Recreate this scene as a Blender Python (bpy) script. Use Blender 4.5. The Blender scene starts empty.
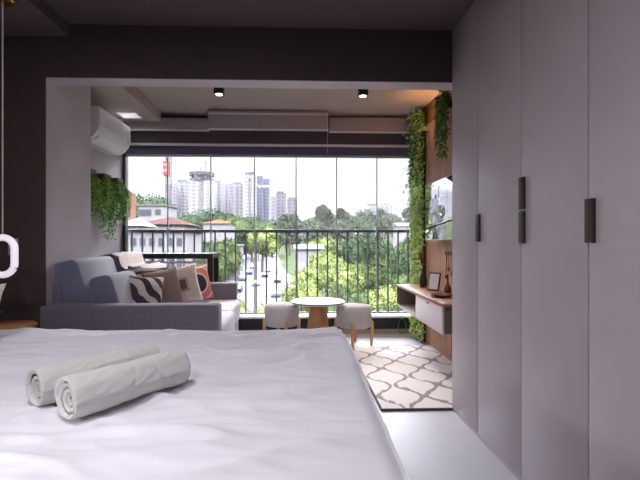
import bpy, bmesh, math, random
from mathutils import Vector, Matrix, noise
R = math.radians
PI = math.pi
random.seed(11)
scn = bpy.context.scene
col = scn.collection

# ------------------------------------------------------------------ materials
def srgb(r, g, b):
    def f(c):
        c = c / 255.0
        return c / 12.92 if c <= .04045 else ((c + .055) / 1.055) ** 2.4
    return (f(r), f(g), f(b), 1)

EXT = .25
def esrgb(r, g, b):
    c = srgb(r, g, b); return (c[0] * EXT, c[1] * EXT, c[2] * EXT, 1)

def fsrgb(r, g, b):
    c = srgb(r, g, b); return (c[0] * .17, c[1] * .17, c[2] * .17, 1)

def mat(name, rgb, rough=.6, metal=0.0, var=0.0, vscale=4.0, bump=0.0, bscale=60.0, spec=.5, emit=None, estr=0.0, stretch=None, sheen=0.0):
    m = bpy.data.materials.new(name); m.use_nodes = True
    nt = m.node_tree; N = nt.nodes; L = nt.links
    p = N['Principled BSDF']
    p.inputs['Base Color'].default_value = rgb
    p.inputs['Roughness'].default_value = rough
    p.inputs['Metallic'].default_value = metal
    p.inputs['Specular IOR Level'].default_value = spec
    if sheen: p.inputs['Sheen Weight'].default_value = sheen
    tc = N.new('ShaderNodeTexCoord'); mp = N.new('ShaderNodeMapping')
    L.new(tc.outputs['Object'], mp.inputs['Vector'])
    if stretch: mp.inputs['Scale'].default_value = stretch
    if var > 0:
        no = N.new('ShaderNodeTexNoise'); no.inputs['Scale'].default_value = vscale; no.inputs['Detail'].default_value = 4
        L.new(mp.outputs['Vector'], no.inputs['Vector'])
        cr = N.new('ShaderNodeValToRGB')
        a = [max(0, c * (1 - var)) for c in rgb[:3]] + [1]; b = [min(1, c * (1 + var)) for c in rgb[:3]] + [1]
        cr.color_ramp.elements[0].color = a; cr.color_ramp.elements[1].color = b
        cr.color_ramp.elements[0].position = .3; cr.color_ramp.elements[1].position = .7
        L.new(no.outputs['Fac'], cr.inputs['Fac']); L.new(cr.outputs['Color'], p.inputs['Base Color'])
    if bump > 0:
        nb = N.new('ShaderNodeTexNoise'); nb.inputs['Scale'].default_value = bscale; nb.inputs['Detail'].default_value = 3
        L.new(mp.outputs['Vector'], nb.inputs['Vector'])
        bu = N.new('ShaderNodeBump'); bu.inputs['Strength'].default_value = bump; bu.inputs['Distance'].default_value = .01
        L.new(nb.outputs['Fac'], bu.inputs['Height']); L.new(bu.outputs['Normal'], p.inputs['Normal'])
    if emit:
        p.inputs['Emission Color'].default_value = emit; p.inputs['Emission Strength'].default_value = estr
    return m

def glass_mat(name, tint=(1, 1, 1, 1)):
    m = bpy.data.materials.new(name); m.use_nodes = True
    nt = m.node_tree; N = nt.nodes; L = nt.links
    for n in list(N): N.remove(n)
    out = N.new('ShaderNodeOutputMaterial'); tr = N.new('ShaderNodeBsdfTransparent'); gl = N.new('ShaderNodeBsdfGlossy')
    tr.inputs['Color'].default_value = tint
    gl.inputs['Roughness'].default_value = .01
    fr = N.new('ShaderNodeFresnel'); fr.inputs['IOR'].default_value = 1.4
    mx = N.new('ShaderNodeMixShader')
    L.new(fr.outputs[0], mx.inputs[0]); L.new(tr.outputs[0], mx.inputs[1]); L.new(gl.outputs[0], mx.inputs[2]); L.new(mx.outputs[0], out.inputs[0])
    return m

M = {}
M['wall_taupe'] = mat('dark taupe wall paint', srgb(72, 57, 57), .75, var=.06, vscale=2, bump=.05, bscale=40)
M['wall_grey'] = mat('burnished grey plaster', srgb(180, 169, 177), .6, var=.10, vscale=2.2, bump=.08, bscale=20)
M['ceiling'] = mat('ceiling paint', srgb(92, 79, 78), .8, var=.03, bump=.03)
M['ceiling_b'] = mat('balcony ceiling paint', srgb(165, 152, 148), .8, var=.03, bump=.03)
M['floor'] = mat('pale grey porcelain floor', srgb(188, 185, 192), .4, var=.03, vscale=3)
M['grout'] = mat('grout', srgb(170, 168, 174), .8, var=.04)
M['wardrobe'] = mat('taupe wardrobe laminate', srgb(180, 168, 173), .42, var=.025, vscale=5, bump=.02, bscale=90)
M['carcass'] = mat('dark wardrobe carcass', srgb(38, 30, 32), .6, var=.05)
M['bronze'] = mat('dark bronze handle', srgb(62, 48, 44), .5, metal=.2, var=.05)
M['black'] = mat('black metal', srgb(34, 32, 38), .45, metal=.3, var=.05)
M['rail'] = mat('dark graphite railing paint', srgb(34, 34, 46), .5, var=.06)
M['alu'] = mat('anodised grey aluminium', srgb(176, 173, 184), .5, metal=.1, var=.04)
M['ledge'] = mat('pale stone ledge', srgb(215, 212, 215), .5, var=.05)
M['curb'] = mat('beige curb stone', srgb(160, 145, 128), .6, var=.08)
M['blind'] = mat('taupe blind fabric', srgb(168, 158, 158), .85, var=.04, vscale=30, bump=.1, bscale=300)
M['blind_dark'] = mat('dark screen blind fabric', srgb(84, 76, 86), .85, var=.04, vscale=30, bump=.1, bscale=300)
M['blind_rail'] = mat('light blind bottom rail', srgb(220, 214, 220), .4, var=.03)
M['head'] = mat('blue grey window head', srgb(84, 82, 108), .5, var=.05)
M['sheet'] = mat('white cotton sheet', srgb(232, 229, 238), .85, var=.015, vscale=8, bump=.12, bscale=26, sheen=.2)
M['bedbase'] = mat('dark grey bed base fabric', srgb(80, 76, 82), .85, var=.06, bump=.1)
M['towel'] = mat('white terry towel', srgb(230, 228, 224), .95, var=.03, vscale=90, bump=.6, bscale=420, sheen=.3)
M['sofa'] = mat('slate grey velvet', srgb(112, 111, 134), .8, var=.08, vscale=7, bump=.12, bscale=120, sheen=.9)
M['sofa_arm'] = mat('charcoal sofa weave', srgb(108, 102, 115), .85, var=.07, vscale=60, bump=.15, bscale=300, sheen=.2)
M['seat_cover'] = mat('pale grey seat cover', srgb(200, 196, 204), .9, var=.05, bump=.15, bscale=60)
M['throw'] = mat('beige knitted throw', srgb(205, 196, 192), .95, var=.07, vscale=70, bump=.6, bscale=160)
M['boucle'] = mat('light grey boucle', srgb(196, 192, 194), .95, var=.06, vscale=120, bump=.6, bscale=260)
M['wood'] = mat('honey wood', srgb(186, 132, 84), .5, var=.18, vscale=6, stretch=(8, 8, 1), bump=.05)
M['wood_light'] = mat('pale oak', srgb(206, 160, 112), .5, var=.14, vscale=6, stretch=(8, 8, 1), bump=.05)
M['walnut'] = mat('walnut veneer', srgb(156, 112, 86), .38, var=.2, vscale=5, stretch=(10, 1, 10), bump=.03)
M['slat'] = mat('grey brown slatted wood', srgb(186, 142, 116), .55, var=.2, vscale=5, stretch=(9, 9, .8), bump=.06)
M['panel_wood'] = mat('warm brown wood panel', srgb(150, 100, 66), .5, var=.18, vscale=5, stretch=(6, 6, .6))
M['white'] = mat('white lacquer', srgb(226, 220, 224), .35, var=.02)
M['drawer'] = mat('off white drawer lacquer', srgb(222, 212, 214), .4, var=.02)
M['niche'] = mat('grey brown niche laminate', srgb(128, 112, 106), .55, var=.08)
M['plastic'] = mat('white air conditioner plastic', srgb(222, 218, 224), .4, var=.015)
M['plastic_dark'] = mat('dark grille plastic', srgb(58, 56, 62), .5, var=.05)
M['marble'] = mat('white marble table top', srgb(238, 236, 240), .5, var=.05, vscale=9)
M['gold'] = mat('brushed gold', srgb(190, 140, 70), .3, metal=.9, var=.04)
M['cord'] = mat('pale pendant cord', srgb(205, 190, 180), .6, var=.04)
M['ring_glow'] = mat('lit acrylic ring', srgb(240, 232, 244), .3, emit=(1, .93, 1, 1), estr=.34, var=.02)
M['lens'] = mat('lit spot lens', srgb(255, 240, 225), .4, emit=(1, .86, .7, 1), estr=3.0, var=.01)
M['warm_led'] = mat('warm led strip', srgb(255, 200, 120), .4, emit=(1, .55, .2, 1), estr=40.0, var=.01)
M['lamp_white'] = mat('flush lamp diffuser', srgb(250, 246, 240), .5, emit=(1, .97, .93, 1), estr=.3, var=.01)
M['screen'] = mat('glossy screen glass', srgb(196, 196, 204), .02, metal=1.0, var=.01)
M['vase'] = mat('matte black ceramic', srgb(40, 38, 42), .4, var=.08)
M['dried'] = mat('dried rust grass', srgb(120, 66, 44), .9, var=.3, vscale=30)
M['copper'] = mat('copper brown ceramic', srgb(96, 56, 42), .25, var=.1)
M['paper'] = mat('mounted print', srgb(214, 210, 220), .6, var=.12, vscale=14)
M['navy'] = mat('navy fabric', srgb(42, 44, 60), .9, var=.1, bump=.2, bscale=200)
M['cream'] = mat('cream fabric', srgb(222, 216, 208), .9, var=.04, bump=.3, bscale=160)
M['beige'] = mat('beige linen', srgb(186, 172, 166), .9, var=.07, vscale=40, bump=.3, bscale=220)
M['brown_fab'] = mat('mushroom brown fabric', srgb(118, 98, 92), .9, var=.08, vscale=40, bump=.3, bscale=220)
M['patch'] = mat('dark patch fabric', srgb(84, 74, 72), .9, var=.1)
M['patch_edge'] = mat('tan patch border fabric', srgb(160, 144, 136), .9, var=.1)
M['pot_wood'] = mat('dark wooden planter', srgb(78, 52, 42), .6, var=.2, vscale=8)
M['leaf'] = mat('fresh green leaf', srgb(142, 182, 78), .55, var=.45, vscale=9)
M['leaf_dark'] = mat('deep green leaf', srgb(88, 134, 58), .55, var=.45, vscale=9)
M['leaf_lime'] = mat('lime green leaf', srgb(204, 228, 146), .55, var=.35, vscale=9)
M['soil'] = mat('moss backing', srgb(46, 58, 32), .9, var=.3, vscale=20)
M['glass'] = glass_mat('clear glass')
M['glass_green'] = glass_mat('greenish glass', (.86, .95, .93, 1))

def striped(name, c1, c2, scale, dist, axis='DIAGONAL'):
    m = mat(name, c1, .9, bump=.3, bscale=200)
    nt = m.node_tree; N = nt.nodes; L = nt.links; p = N['Principled BSDF']
    tc = N.new('ShaderNodeTexCoord'); w = N.new('ShaderNodeTexWave'); w.bands_direction = axis
    w.inputs['Scale'].default_value = scale; w.inputs['Distortion'].default_value = dist; w.inputs['Detail'].default_value = 1; w.inputs['Detail Scale'].default_value = 1.2
    cr = N.new('ShaderNodeValToRGB'); cr.color_ramp.interpolation = 'CONSTANT'
    cr.color_ramp.elements[0].color = c1; cr.color_ramp.elements[1].color = c2; cr.color_ramp.elements[1].position = .5
    L.new(tc.outputs['Object'], w.inputs['Vector']); L.new(w.outputs['Fac'], cr.inputs['Fac']); L.new(cr.outputs['Color'], p.inputs['Base Color'])
    return m
M['zebra'] = striped('zebra stripe fabric', srgb(64, 56, 62), srgb(205, 192, 186), 4.2, 4.5)
M['zebra_dark'] = striped('dark stripe fabric', srgb(52, 50, 58), srgb(160, 152, 154), 6, 3, 'Z')

# coral fabric with a navy disc (object space: face in XZ)
def disc_fabric():
    m = mat('coral fabric with navy disc', srgb(205, 140, 130), .9, bump=.3, bscale=200)
    nt = m.node_tree; N = nt.nodes; L = nt.links; p = N['Principled BSDF']
    tc = N.new('ShaderNodeTexCoord'); sp = N.new('ShaderNodeSeparateXYZ'); cb = N.new('ShaderNodeCombineXYZ')
    L.new(tc.outputs['Object'], sp.inputs[0]); L.new(sp.outputs['X'], cb.inputs['X']); L.new(sp.outputs['Z'], cb.inputs['Y'])
    ln = N.new('ShaderNodeVectorMath'); ln.operation = 'LENGTH'; L.new(cb.outputs[0], ln.inputs[0])
    cr = N.new('ShaderNodeValToRGB'); cr.color_ramp.interpolation = 'CONSTANT'
    e = cr.color_ramp.elements
    e[0].color = srgb(48, 50, 70); e[1].position = .085; e[1].color = srgb(222, 176, 160)
    x = e.new(.105); x.color = srgb(196, 122, 114)
    x = e.new(.16); x.color = srgb(226, 178, 164)
    x = e.new(.18); x.color = srgb(200, 132, 124)
    L.new(ln.outputs['Value'], cr.inputs['Fac']); L.new(cr.outputs['Color'], p.inputs['Base Color'])
    return m
M['coral'] = disc_fabric()

def rug_mat():
    m = mat('cream rug with taupe trellis', srgb(232, 222, 220), .95, bump=.5, bscale=200)
    nt = m.node_tree; N = nt.nodes; L = nt.links; p = N['Principled BSDF']
    tc = N.new('ShaderNodeTexCoord'); no = N.new('ShaderNodeTexNoise'); no.inputs['Scale'].default_value = 9; no.inputs['Detail'].default_value = 3
    L.new(tc.outputs['Object'], no.inputs['Vector'])
    sp = N.new('ShaderNodeSeparateXYZ'); L.new(tc.outputs['Object'], sp.inputs[0])
    def ma(op, a, b=None, c=None):
        n = N.new('ShaderNodeMath'); n.operation = op
        for i, v in enumerate((a, b, c)):
            if v is None: continue
            if isinstance(v, (int, float)): n.inputs[i].default_value = v
            else: L.new(v, n.inputs[i])
        return n.outputs[0]
    wob = ma('MULTIPLY_ADD', no.outputs['Fac'], 1.2, -.6)
    u = ma('MULTIPLY', sp.outputs['X'], 2 * PI / .36); v = ma('MULTIPLY', sp.outputs['Y'], 2 * PI / .46)
    a = ma('COSINE', ma('ADD', u, wob)); b = ma('COSINE', ma('ADD', v, wob))
    c3 = ma('MULTIPLY', ma('COSINE', ma('MULTIPLY', u, 3.0)), .16)
    s = ma('ABSOLUTE', ma('ADD', ma('ADD', a, b), c3))
    line = ma('LESS_THAN', ma('ADD', s, ma('MULTIPLY', wob, .8)), .25)
    mx = N.new('ShaderNodeMix'); mx.data_type = 'RGBA'
    L.new(line, mx.inputs[0]); mx.inputs[6].default_value = srgb(234, 225, 222); mx.inputs[7].default_value = srgb(158, 146, 146)
    L.new(mx.outputs[2], p.inputs['Base Color'])
    return m
M['rug'] = rug_mat()
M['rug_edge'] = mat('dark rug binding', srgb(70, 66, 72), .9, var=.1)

def facade(name, wall, win, fw, fh, sx=.55, sz=.5, rough=.7):
    """tower facade: window grid from object coordinates (x+y, z)"""
    m = mat(name, wall, rough)
    nt = m.node_tree; N = nt.nodes; L = nt.links; p = N['Principled BSDF']
    tc = N.new('ShaderNodeTexCoord'); sp = N.new('ShaderNodeSeparateXYZ'); L.new(tc.outputs['Object'], sp.inputs[0])
    def ma(op, a, b=None):
        n = N.new('ShaderNodeMath'); n.operation = op
        for i, v in enumerate((a, b)):
            if v is None: continue
            if isinstance(v, (int, float)): n.inputs[i].default_value = v
            else: L.new(v, n.inputs[i])
        return n.outputs[0]
    h = ma('ADD', sp.outputs['X'], sp.outputs['Y'])
    fx = ma('FRACT', ma('DIVIDE', ma('ADD', h, 500), fw)); fz = ma('FRACT', ma('DIVIDE', ma('ADD', sp.outputs['Z'], 500), fh))
    w = ma('MULTIPLY', ma('LESS_THAN', fx, sx), ma('LESS_THAN', fz, sz))
    mx = N.new('ShaderNodeMix'); mx.data_type = 'RGBA'
    L.new(w, mx.inputs[0]); mx.inputs[6].default_value = wall; mx.inputs[7].default_value = win
    L.new(mx.outputs[2], p.inputs['Base Color'])
    return m
M['tower_a'] = facade('pale lilac tower facade', fsrgb(206, 203, 212), fsrgb(150, 150, 168), 6, 4.2)
M['tower_b'] = facade('white tower facade', fsrgb(222, 220, 226), fsrgb(160, 158, 176), 5, 4.2, .5, .55)
M['tower_c'] = facade('blue grey tower facade', fsrgb(168, 172, 200), fsrgb(108, 114, 150), 4, 4.2, .6, .6)
M['tower_d'] = facade('grey tower facade', fsrgb(176, 172, 182), fsrgb(120, 116, 134), 5, 4.2, .6, .5)
M['tower_cap'] = mat('dark tower crown', fsrgb(112, 108, 120), .7, var=.1, vscale=.1)
M['house_white'] = mat('white house render', fsrgb(214, 210, 214), .8, var=.05, vscale=.5)
M['house_peach'] = mat('peach building render', fsrgb(206, 150, 122), .8, var=.08, vscale=.5)
M['roof_brown'] = mat('brown tiled roof', fsrgb(110, 76, 70), .8, var=.15, vscale=1.5, bump=.3, bscale=6)
M['roof_orange'] = mat('orange tiled roof', fsrgb(190, 110, 84), .8, var=.15, vscale=1.5, bump=.3, bscale=6)
M['roof_white'] = mat('pale metal roof', fsrgb(176, 174, 180), .6, var=.06, vscale=.7)
M['win_dark'] = mat('dark window glass', esrgb(96, 98, 112), .3, var=.1, vscale=.5)
M['asphalt'] = mat('pale asphalt', esrgb(140, 138, 148), .85, var=.08, vscale=.12)
M['grass'] = mat('street verge ground', esrgb(84, 98, 66), .95, var=.3, vscale=.08)
M['sidewalk'] = mat('pale pavement', esrgb(160, 157, 162), .85, var=.08, vscale=.2)
M['crane_red'] = mat('red crane lattice', esrgb(214, 70, 60), .6, var=.05)
M['crane_grey'] = mat('grey crane lattice', esrgb(110, 104, 112), .6, var=.05)
M['bark'] = mat('brown bark', esrgb(104, 88, 74), .9, var=.2, vscale=1)
M['tree_mid'] = mat('mid green tree foliage', esrgb(96, 116, 72), .8, var=.35, vscale=.45)
M['tree_dark'] = mat('dark green tree foliage', esrgb(78, 98, 70), .8, var=.35, vscale=.45)
M['tree_lime'] = mat('yellow green tree foliage', esrgb(156, 172, 104), .8, var=.3, vscale=.6)
M['tree_far'] = mat('haze greyed far foliage', esrgb(96, 108, 88), .85, var=.35, vscale=.3)  # distance haze is put into this colour as a greyer green
M['tyre'] = mat('tyre rubber', esrgb(40, 40, 42), .9, var=.05)
for k, c in (('car_white', (226, 226, 230)), ('car_silver', (170, 172, 180)), ('car_black', (46, 46, 54)), ('car_red', (160, 50, 48)), ('car_blue', (70, 84, 130))):
    M[k] = mat(k.replace('_', ' ') + ' paint', esrgb(*c), .3, metal=.2, var=.02)

for k_ in list(M):
    if k_.startswith(('tower_', 'house_', 'roof_', 'tree_', 'crane_')) or k_ in ('asphalt', 'grass', 'sidewalk', 'bark', 'win_dark'):
        b_ = M[k_].node_tree.nodes['Principled BSDF']; b_.inputs['Specular IOR Level'].default_value = .03; b_.inputs['Roughness'].default_value = .95
# ------------------------------------------------------------------ mesh helpers
class MB:
    def __init__(s): s.v = []; s.f = []; s.smooth = []
    def add(s, vs, fs, sm=False):
        o = len(s.v); s.v += [tuple(v) for v in vs]
        s.f += [tuple(i + o for i in f) for f in fs]; s.smooth += [sm] * len(fs); return s
    def box(s, x0, x1, y0, y1, z0, z1, M4=None):
        vs = [Vector(p) for p in ((x0, y0, z0), (x1, y0, z0), (x1, y1, z0), (x0, y1, z0), (x0, y0, z1), (x1, y0, z1), (x1, y1, z1), (x0, y1, z1))]
        if M4: vs = [M4 @ v for v in vs]
        return s.add(vs, [(0, 3, 2, 1), (4, 5, 6, 7), (0, 1, 5, 4), (1, 2, 6, 5), (2, 3, 7, 6), (3, 0, 4, 7)])
    def prism_y(s, prof, y0, y1, sm=False):
        n = len(prof)
        vs = [(x, y0, z) for x, z in prof] + [(x, y1, z) for x, z in prof]
        fs = [(i, (i + 1) % n, (i + 1) % n + n, i + n) for i in range(n)]
        s.add(vs, fs, sm)
        o = len(s.v) - 2 * n
        s.f += [tuple(o + i for i in reversed(range(n))), tuple(o + n + i for i in range(n))]; s.smooth += [False, False]
        return s
    def lathe(s, prof, c=(0, 0, 0), n=32, sm=True, M4=None, close=True):
        vs = []; fs = []
        for r, z in prof:
            for i in range(n):
                a = 2 * PI * i / n
                p = Vector((r * math.cos(a), r * math.sin(a), z))
                if M4: p = M4 @ p
                vs.append((p.x + c[0], p.y + c[1], p.z + c[2]))
        for k in range(len(prof) - 1):
            for i in range(n):
                j = (i + 1) % n
                fs.append((k * n + i, k * n + j, (k + 1) * n + j, (k + 1) * n + i))
        s.add(vs, fs, sm)
        if close:
            o = len(s.v) - len(vs); m = (len(prof) - 1) * n
            s.f += [tuple(o + i for i in reversed(range(n))), tuple(o + m + i for i in range(n))]; s.smooth += [False, False]
        return s
    def tube(s, pts, r, n=8, closed=False):
        pts = [Vector(p) for p in pts]; vs = []; fs = []; m = len(pts)
        for k, p in enumerate(pts):
            rr = r[k] if isinstance(r, (list, tuple)) else r
            if closed: d = pts[(k + 1) % m] - pts[k - 1]
            else: d = pts[min(k + 1, m - 1)] - pts[max(k - 1, 0)]
            d.normalize()
            up = Vector((0, 0, 1)) if abs(d.z) < .9 else Vector((1, 0, 0))
            a = d.cross(up).normalized(); b = d.cross(a).normalized()
            for i in range(n):
                t = 2 * PI * i / n; vs.append(p + a * rr * math.cos(t) + b * rr * math.sin(t))
        for k in range(m if closed else m - 1):
            kk = (k + 1) % m
            for i in range(n):
                j = (i + 1) % n; fs.append((k * n + i, k * n + j, kk * n + j, kk * n + i))
        s.add(vs, fs, True)
        if not closed:
            o = len(s.v) - len(vs)
            s.f += [tuple(o + i for i in range(n)), tuple(o + (m - 1) * n + i for i in reversed(range(n)))]; s.smooth += [False, False]
        return s
    def leaf(s, p, d, up, l, w):
        d = d.normalized(); a = d.cross(up)
        if a.length < 1e-3: a = d.cross(Vector((1, 0, 0)))
        a.normalize(); b = a.cross(d)
        vs = [p, p + d * l * .5 + a * w * .5 + b * l * .06, p + d * l, p + d * l * .5 - a * w * .5 + b * l * .06]
        return s.add(vs, [(0, 1, 2, 3)])
    def build(s, name, m, parent=None, loc=None, bevel=0, seg=2, sub=0, recalc=False):
        me = bpy.data.meshes.new(name); me.from_pydata(s.v, [], s.f)
        me.polygons.foreach_set('use_smooth', s.smooth); me.update()
        o = bpy.data.objects.new(name, me); col.objects.link(o)
        me.materials.append(m)
        if recalc or bevel:
            bm = bmesh.new(); bm.from_mesh(me); bmesh.ops.recalc_face_normals(bm, faces=bm.faces)
            if bevel: bmesh.ops.bevel(bm, geom=[e for e in bm.edges if len(e.link_faces) == 2 and e.calc_face_angle(0) > .5], offset=bevel, segments=seg, profile=.5, affect='EDGES')
            if bevel:
                for f in bm.faces: f.smooth = True
            bm.to_mesh(me); bm.free()
            if bevel:
                try: me.set_sharp_from_angle(angle=R(40 if seg < 3 else 60))
                except Exception: pass
        if parent: o.parent = parent
        if loc: o.location = loc
        if sub:
            d = o.modifiers.new('sub', 'SUBSURF'); d.levels = sub; d.render_levels = sub
        return o

def tag(o, label=None, cat=None, group=None, kind=None):
    if label: o['label'] = label
    if cat: o['category'] = cat
    if group: o['group'] = group
    if kind: o['kind'] = kind
    return o
def empty(name, loc=(0, 0, 0), rz=0):
    o = bpy.data.objects.new(name, None); col.objects.link(o); o.location = loc; o.rotation_euler = (0, 0, rz); o.empty_display_size = .1
    return o
def copy_tree(o, parent=None):
    c = o.copy(); col.objects.link(c)
    if parent: c.parent = parent
    for ch in list(o.children): copy_tree(ch, c)
    return c
def struct(o): o['kind'] = 'structure'; return o
def bx(*a): return MB().box(*a)

# ------------------------------------------------------------------ room shell
H = 2.60; HB = 2.68
WX0, WX1 = -2.10, 1.50
YB = 2.92; YWIN = 5.42
struct(bx(-2.3, 1.75, -1.6, YWIN + .08, -.12, 0).build('floor', M['floor']))
j = MB()
for yy in (-.4, .8, 2.0, 3.2, 4.4): j.box(WX0 - .05, 1.48, yy - .0015, yy + .0015, 0, .0006)
struct(j.build('trim_1', M['grout']))
struct(bx(-2.3, 1.75, -1.6, YB + .005, H, H + .15).build('ceiling', M['ceiling']))
struct(bx(-2.28, -1.50, -1.5, YB, 2.515, H).build('ceiling.001', M['ceiling']))
struct(bx(-2.3, 1.75, YB + .16, YWIN + .08, HB, HB + .12).build('ceiling.002', M['ceiling_b']))
struct(bx(WX0, -1.56, YB + .16, 5.10, 2.555, HB).build('ceiling.003', M['ceiling_b']))
struct(bx(-2.3, -2.2, -1.6, YB, 0, H).build('wall_left', M['wall_taupe']))
struct(bx(-2.3, 1.75, -1.7, -1.6, 0, H).build('wall_back', M['wall_taupe']))
# column: front face brown paint skin, body grey plaster
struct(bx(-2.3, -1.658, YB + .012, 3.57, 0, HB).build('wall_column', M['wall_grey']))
struct(bx(-2.3, -1.655, YB, YB + .012, 0, H).build('wall_front', M['wall_taupe']))
struct(bx(-1.655, 1.75, YB + .001, YB + .012, 2.245, HB + .1).build('wall_beam', M['wall_taupe']))
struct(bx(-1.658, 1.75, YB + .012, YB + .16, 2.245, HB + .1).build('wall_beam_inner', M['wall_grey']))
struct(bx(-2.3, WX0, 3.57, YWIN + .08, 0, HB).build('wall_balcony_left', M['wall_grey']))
# right balcony wall: wood panel above shelf, slats below
struct(bx(WX1 + .02, 1.75, YB - .0, YWIN + .08, 0, HB).build('wall_right', M['carcass']))
struct(bx(1.70, 1.75, -1.6, YB, 0, H).build('wall_right_room', M['wall_taupe']))
s = MB(); y = 3.0
while y < 5.30:
    s.box(WX1 - .014, WX1 + .02, y, min(y + .046, 5.32), 0.0, 2.36); y += .060
struct(s.build('trim_2', M['slat']))
struct(bx(WX1, WX1 + .02, 3.0, 5.40, 2.36, HB).build('trim_3', M['panel_wood']))

# window wall: head, jambs, curb
struct(bx(WX0, WX1, 5.36, 5.50, 2.22, HB).build('wall_far', M['head']))
struct(bx(WX0, WX0 + .035, 5.34, 5.44, .2, 2.22).build('trim_4', M['rail']))
struct(bx(WX0, WX1, 5.30, 5.50, 0, .05).build('trim_5', M['curb']))
struct(bx(WX0, WX1, 5.33, 5.50, .05, .19).build('trim_6', M['rail']))
struct(bx(WX0, WX1, 5.31, 5.52, .19, .212).build('trim_7', M['ledge']))
struct(bx(WX0 + .035, WX1, 5.37, 5.43, 2.195, 2.22).build('trim_8', M['alu']))
# frameless glass panes (px seams 168, 212, 255, 296, 336, 376)
seams = [WX0 + .035, -1.56, -1.03, -.49, .03, .54, 1.05, WX1 - .02]
for i in range(7):
    a, b = seams[i], seams[i + 1]
    w = bx(a + .004, b - .004, 5.395, 5.403, .215, 2.195).build('window_%d' % (i + 1), M['glass']); struct(w)
    e = MB()
    e.box(b - .011, b + .002, 5.390, 5.408, .215, 2.195)
    if i == 0: pass
    e.build('pane_edge', M['alu'], w)

# balcony railing
rl = empty('balcony_railing', (0, 5.56, .2))
tag(rl, 'dark metal balcony railing with thin upright bars across the whole window', 'railing')
bx(WX0 - .1, WX1 + .1, -.02, .02, 1.055, 1.09).build('top_rail', M['rail'], rl)
bx(WX0 - .1, WX1 + .1, -.0215, .0215, 1.0901, 1.094).build('rail_cap', M['ledge'], rl)
bx(WX0 - .1, WX1 + .1, -.02, .02, .0, .03).build('bottom_rail', M['rail'], rl)
x = WX0 + .035; first = None
while x < WX1:
    if not first:
        first = bx(-.0085, .0085, -.012, .012, .03, 1.055).build('bar', M['rail'], rl, (x, 0, 0))
    else:
        c = first.copy(); col.objects.link(c); c.location.x = x
    x += .1315
struct(bx(WX0 - .3, WX1 + .4, 5.5, 5.62, -.4, .199).build('trim_9', M['ledge']))

# ------------------------------------------------------------------ blinds above window
def valance(name, label, x0, x1, y, z0, z1):
    t = empty(name, ((x0 + x1) / 2, y, z1)); h = (x1 - x0) / 2
    tag(t, label, 'blind', None)
    bx(-h, h, -.035, .035, z0 - z1 + .012, -.002).build('cassette', M['blind'], t, bevel=.004)
    bx(-h, h, -.037, -.015, z0 - z1 - .006, z0 - z1 + .012).build('bottom_rail', M['blind_rail'], t)
    return t
valance('roller_blind', 'taupe roller blind cassette at left, beside the air conditioner', -2.03, -1.02, 5.22, 2.47, 2.62)
c = valance('roller_blind', 'taupe roller blind cassette in the middle, hung nearest the room', -1.0, .40, 5.06, 2.445, 2.668)
ch = MB().tube([(.69, -.045, -.02), (.69, -.048, -.25), (.692, -.048, -.50)], .003, 6); ch.build('pull_chain', M['blind_rail'], c)
bx(-.698, .698, -.040, -.035, -.05, -.03).build('cassette_lip', M['blind_rail'], c)
valance('roller_blind', 'taupe roller blind cassette at right, ending at the green plant column', -.36 + .785, 1.45, 5.22, 2.465, 2.645)
t = empty('screen_blind', (-.3, 5.32, 2.52)); tag(t, 'wide dark screen blind rolled up, pale rail, right above the panes', 'blind')
bx(-1.78, 1.78, -.02, .02, -.18, .16).build('fabric', M['blind_dark'], t)
bx(-1.78, 1.78, -.03, .012, -.205, -.18).build('bottom_rail', M['blind_rail'], t)

# ------------------------------------------------------------------ lamps
def spot(x, y, label):
    t = empty('ceiling_spotlight', (x, y, HB)); tag(t, label, 'ceiling light')
    s = MB(); s.box(-.045, .045, -.045, .045, -.10, 0)
    s.build('housing', M['black'], t, bevel=.003)
    MB().lathe([(.03, -.106), (.034, -.1005)], n=20).build('lens', M['lens'], t)
    l = bpy.data.lights.new('spot_light', 'SPOT'); l.energy = 48; l.color = (1, .88, .76); l.spot_size = R(80); l.spot_blend = .6; l.shadow_soft_size = .03
    lo = bpy.data.objects.new('spot_light', l); col.objects.link(lo); lo.parent = t; lo.location = (0, 0, -.115)
spot(-.73, 4.22, 'left black cube ceiling spotlight above the sofa end')
spot(.68, 4.22, 'right black cube ceiling spotlight above the stools')
t = empty('flush_ceiling_lamp', (-1.83, 4.86, 2.555)); tag(t, 'small white square flush lamp in the lowered ceiling strip by the air conditioner', 'ceiling light')
bx(-.11, .11, -.11, .11, -.008, 0).build('frame', M['white'], t); bx(-.09, .09, -.09, .09, -.012, -.008).build('diffuser', M['lamp_white'], t)
fl = bpy.data.lights.new('flush_light', 'AREA'); fl.size = .17; fl.energy = .35; fl.color = (1, .97, .95)
fo = bpy.data.objects.new('flush_light', fl); col.objects.link(fo); fo.parent = t; fo.location = (0, 0, -.014)

# warm led above wall shelf
# wall shelf with plants
sh = empty('wall_shelf', (WX1, 4.45, 2.34)); tag(sh, 'pale wooden wall shelf high on the slatted wall, lit warm from behind', 'shelf')
bx(-.12, -.016, -.62, .10, -.012, .012).build('board', M['wood_light'], sh, bevel=.002)
bx(-.05, -.03, -.50, .12, .012, .018).build('led_strip', M['warm_led'], sh)

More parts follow.
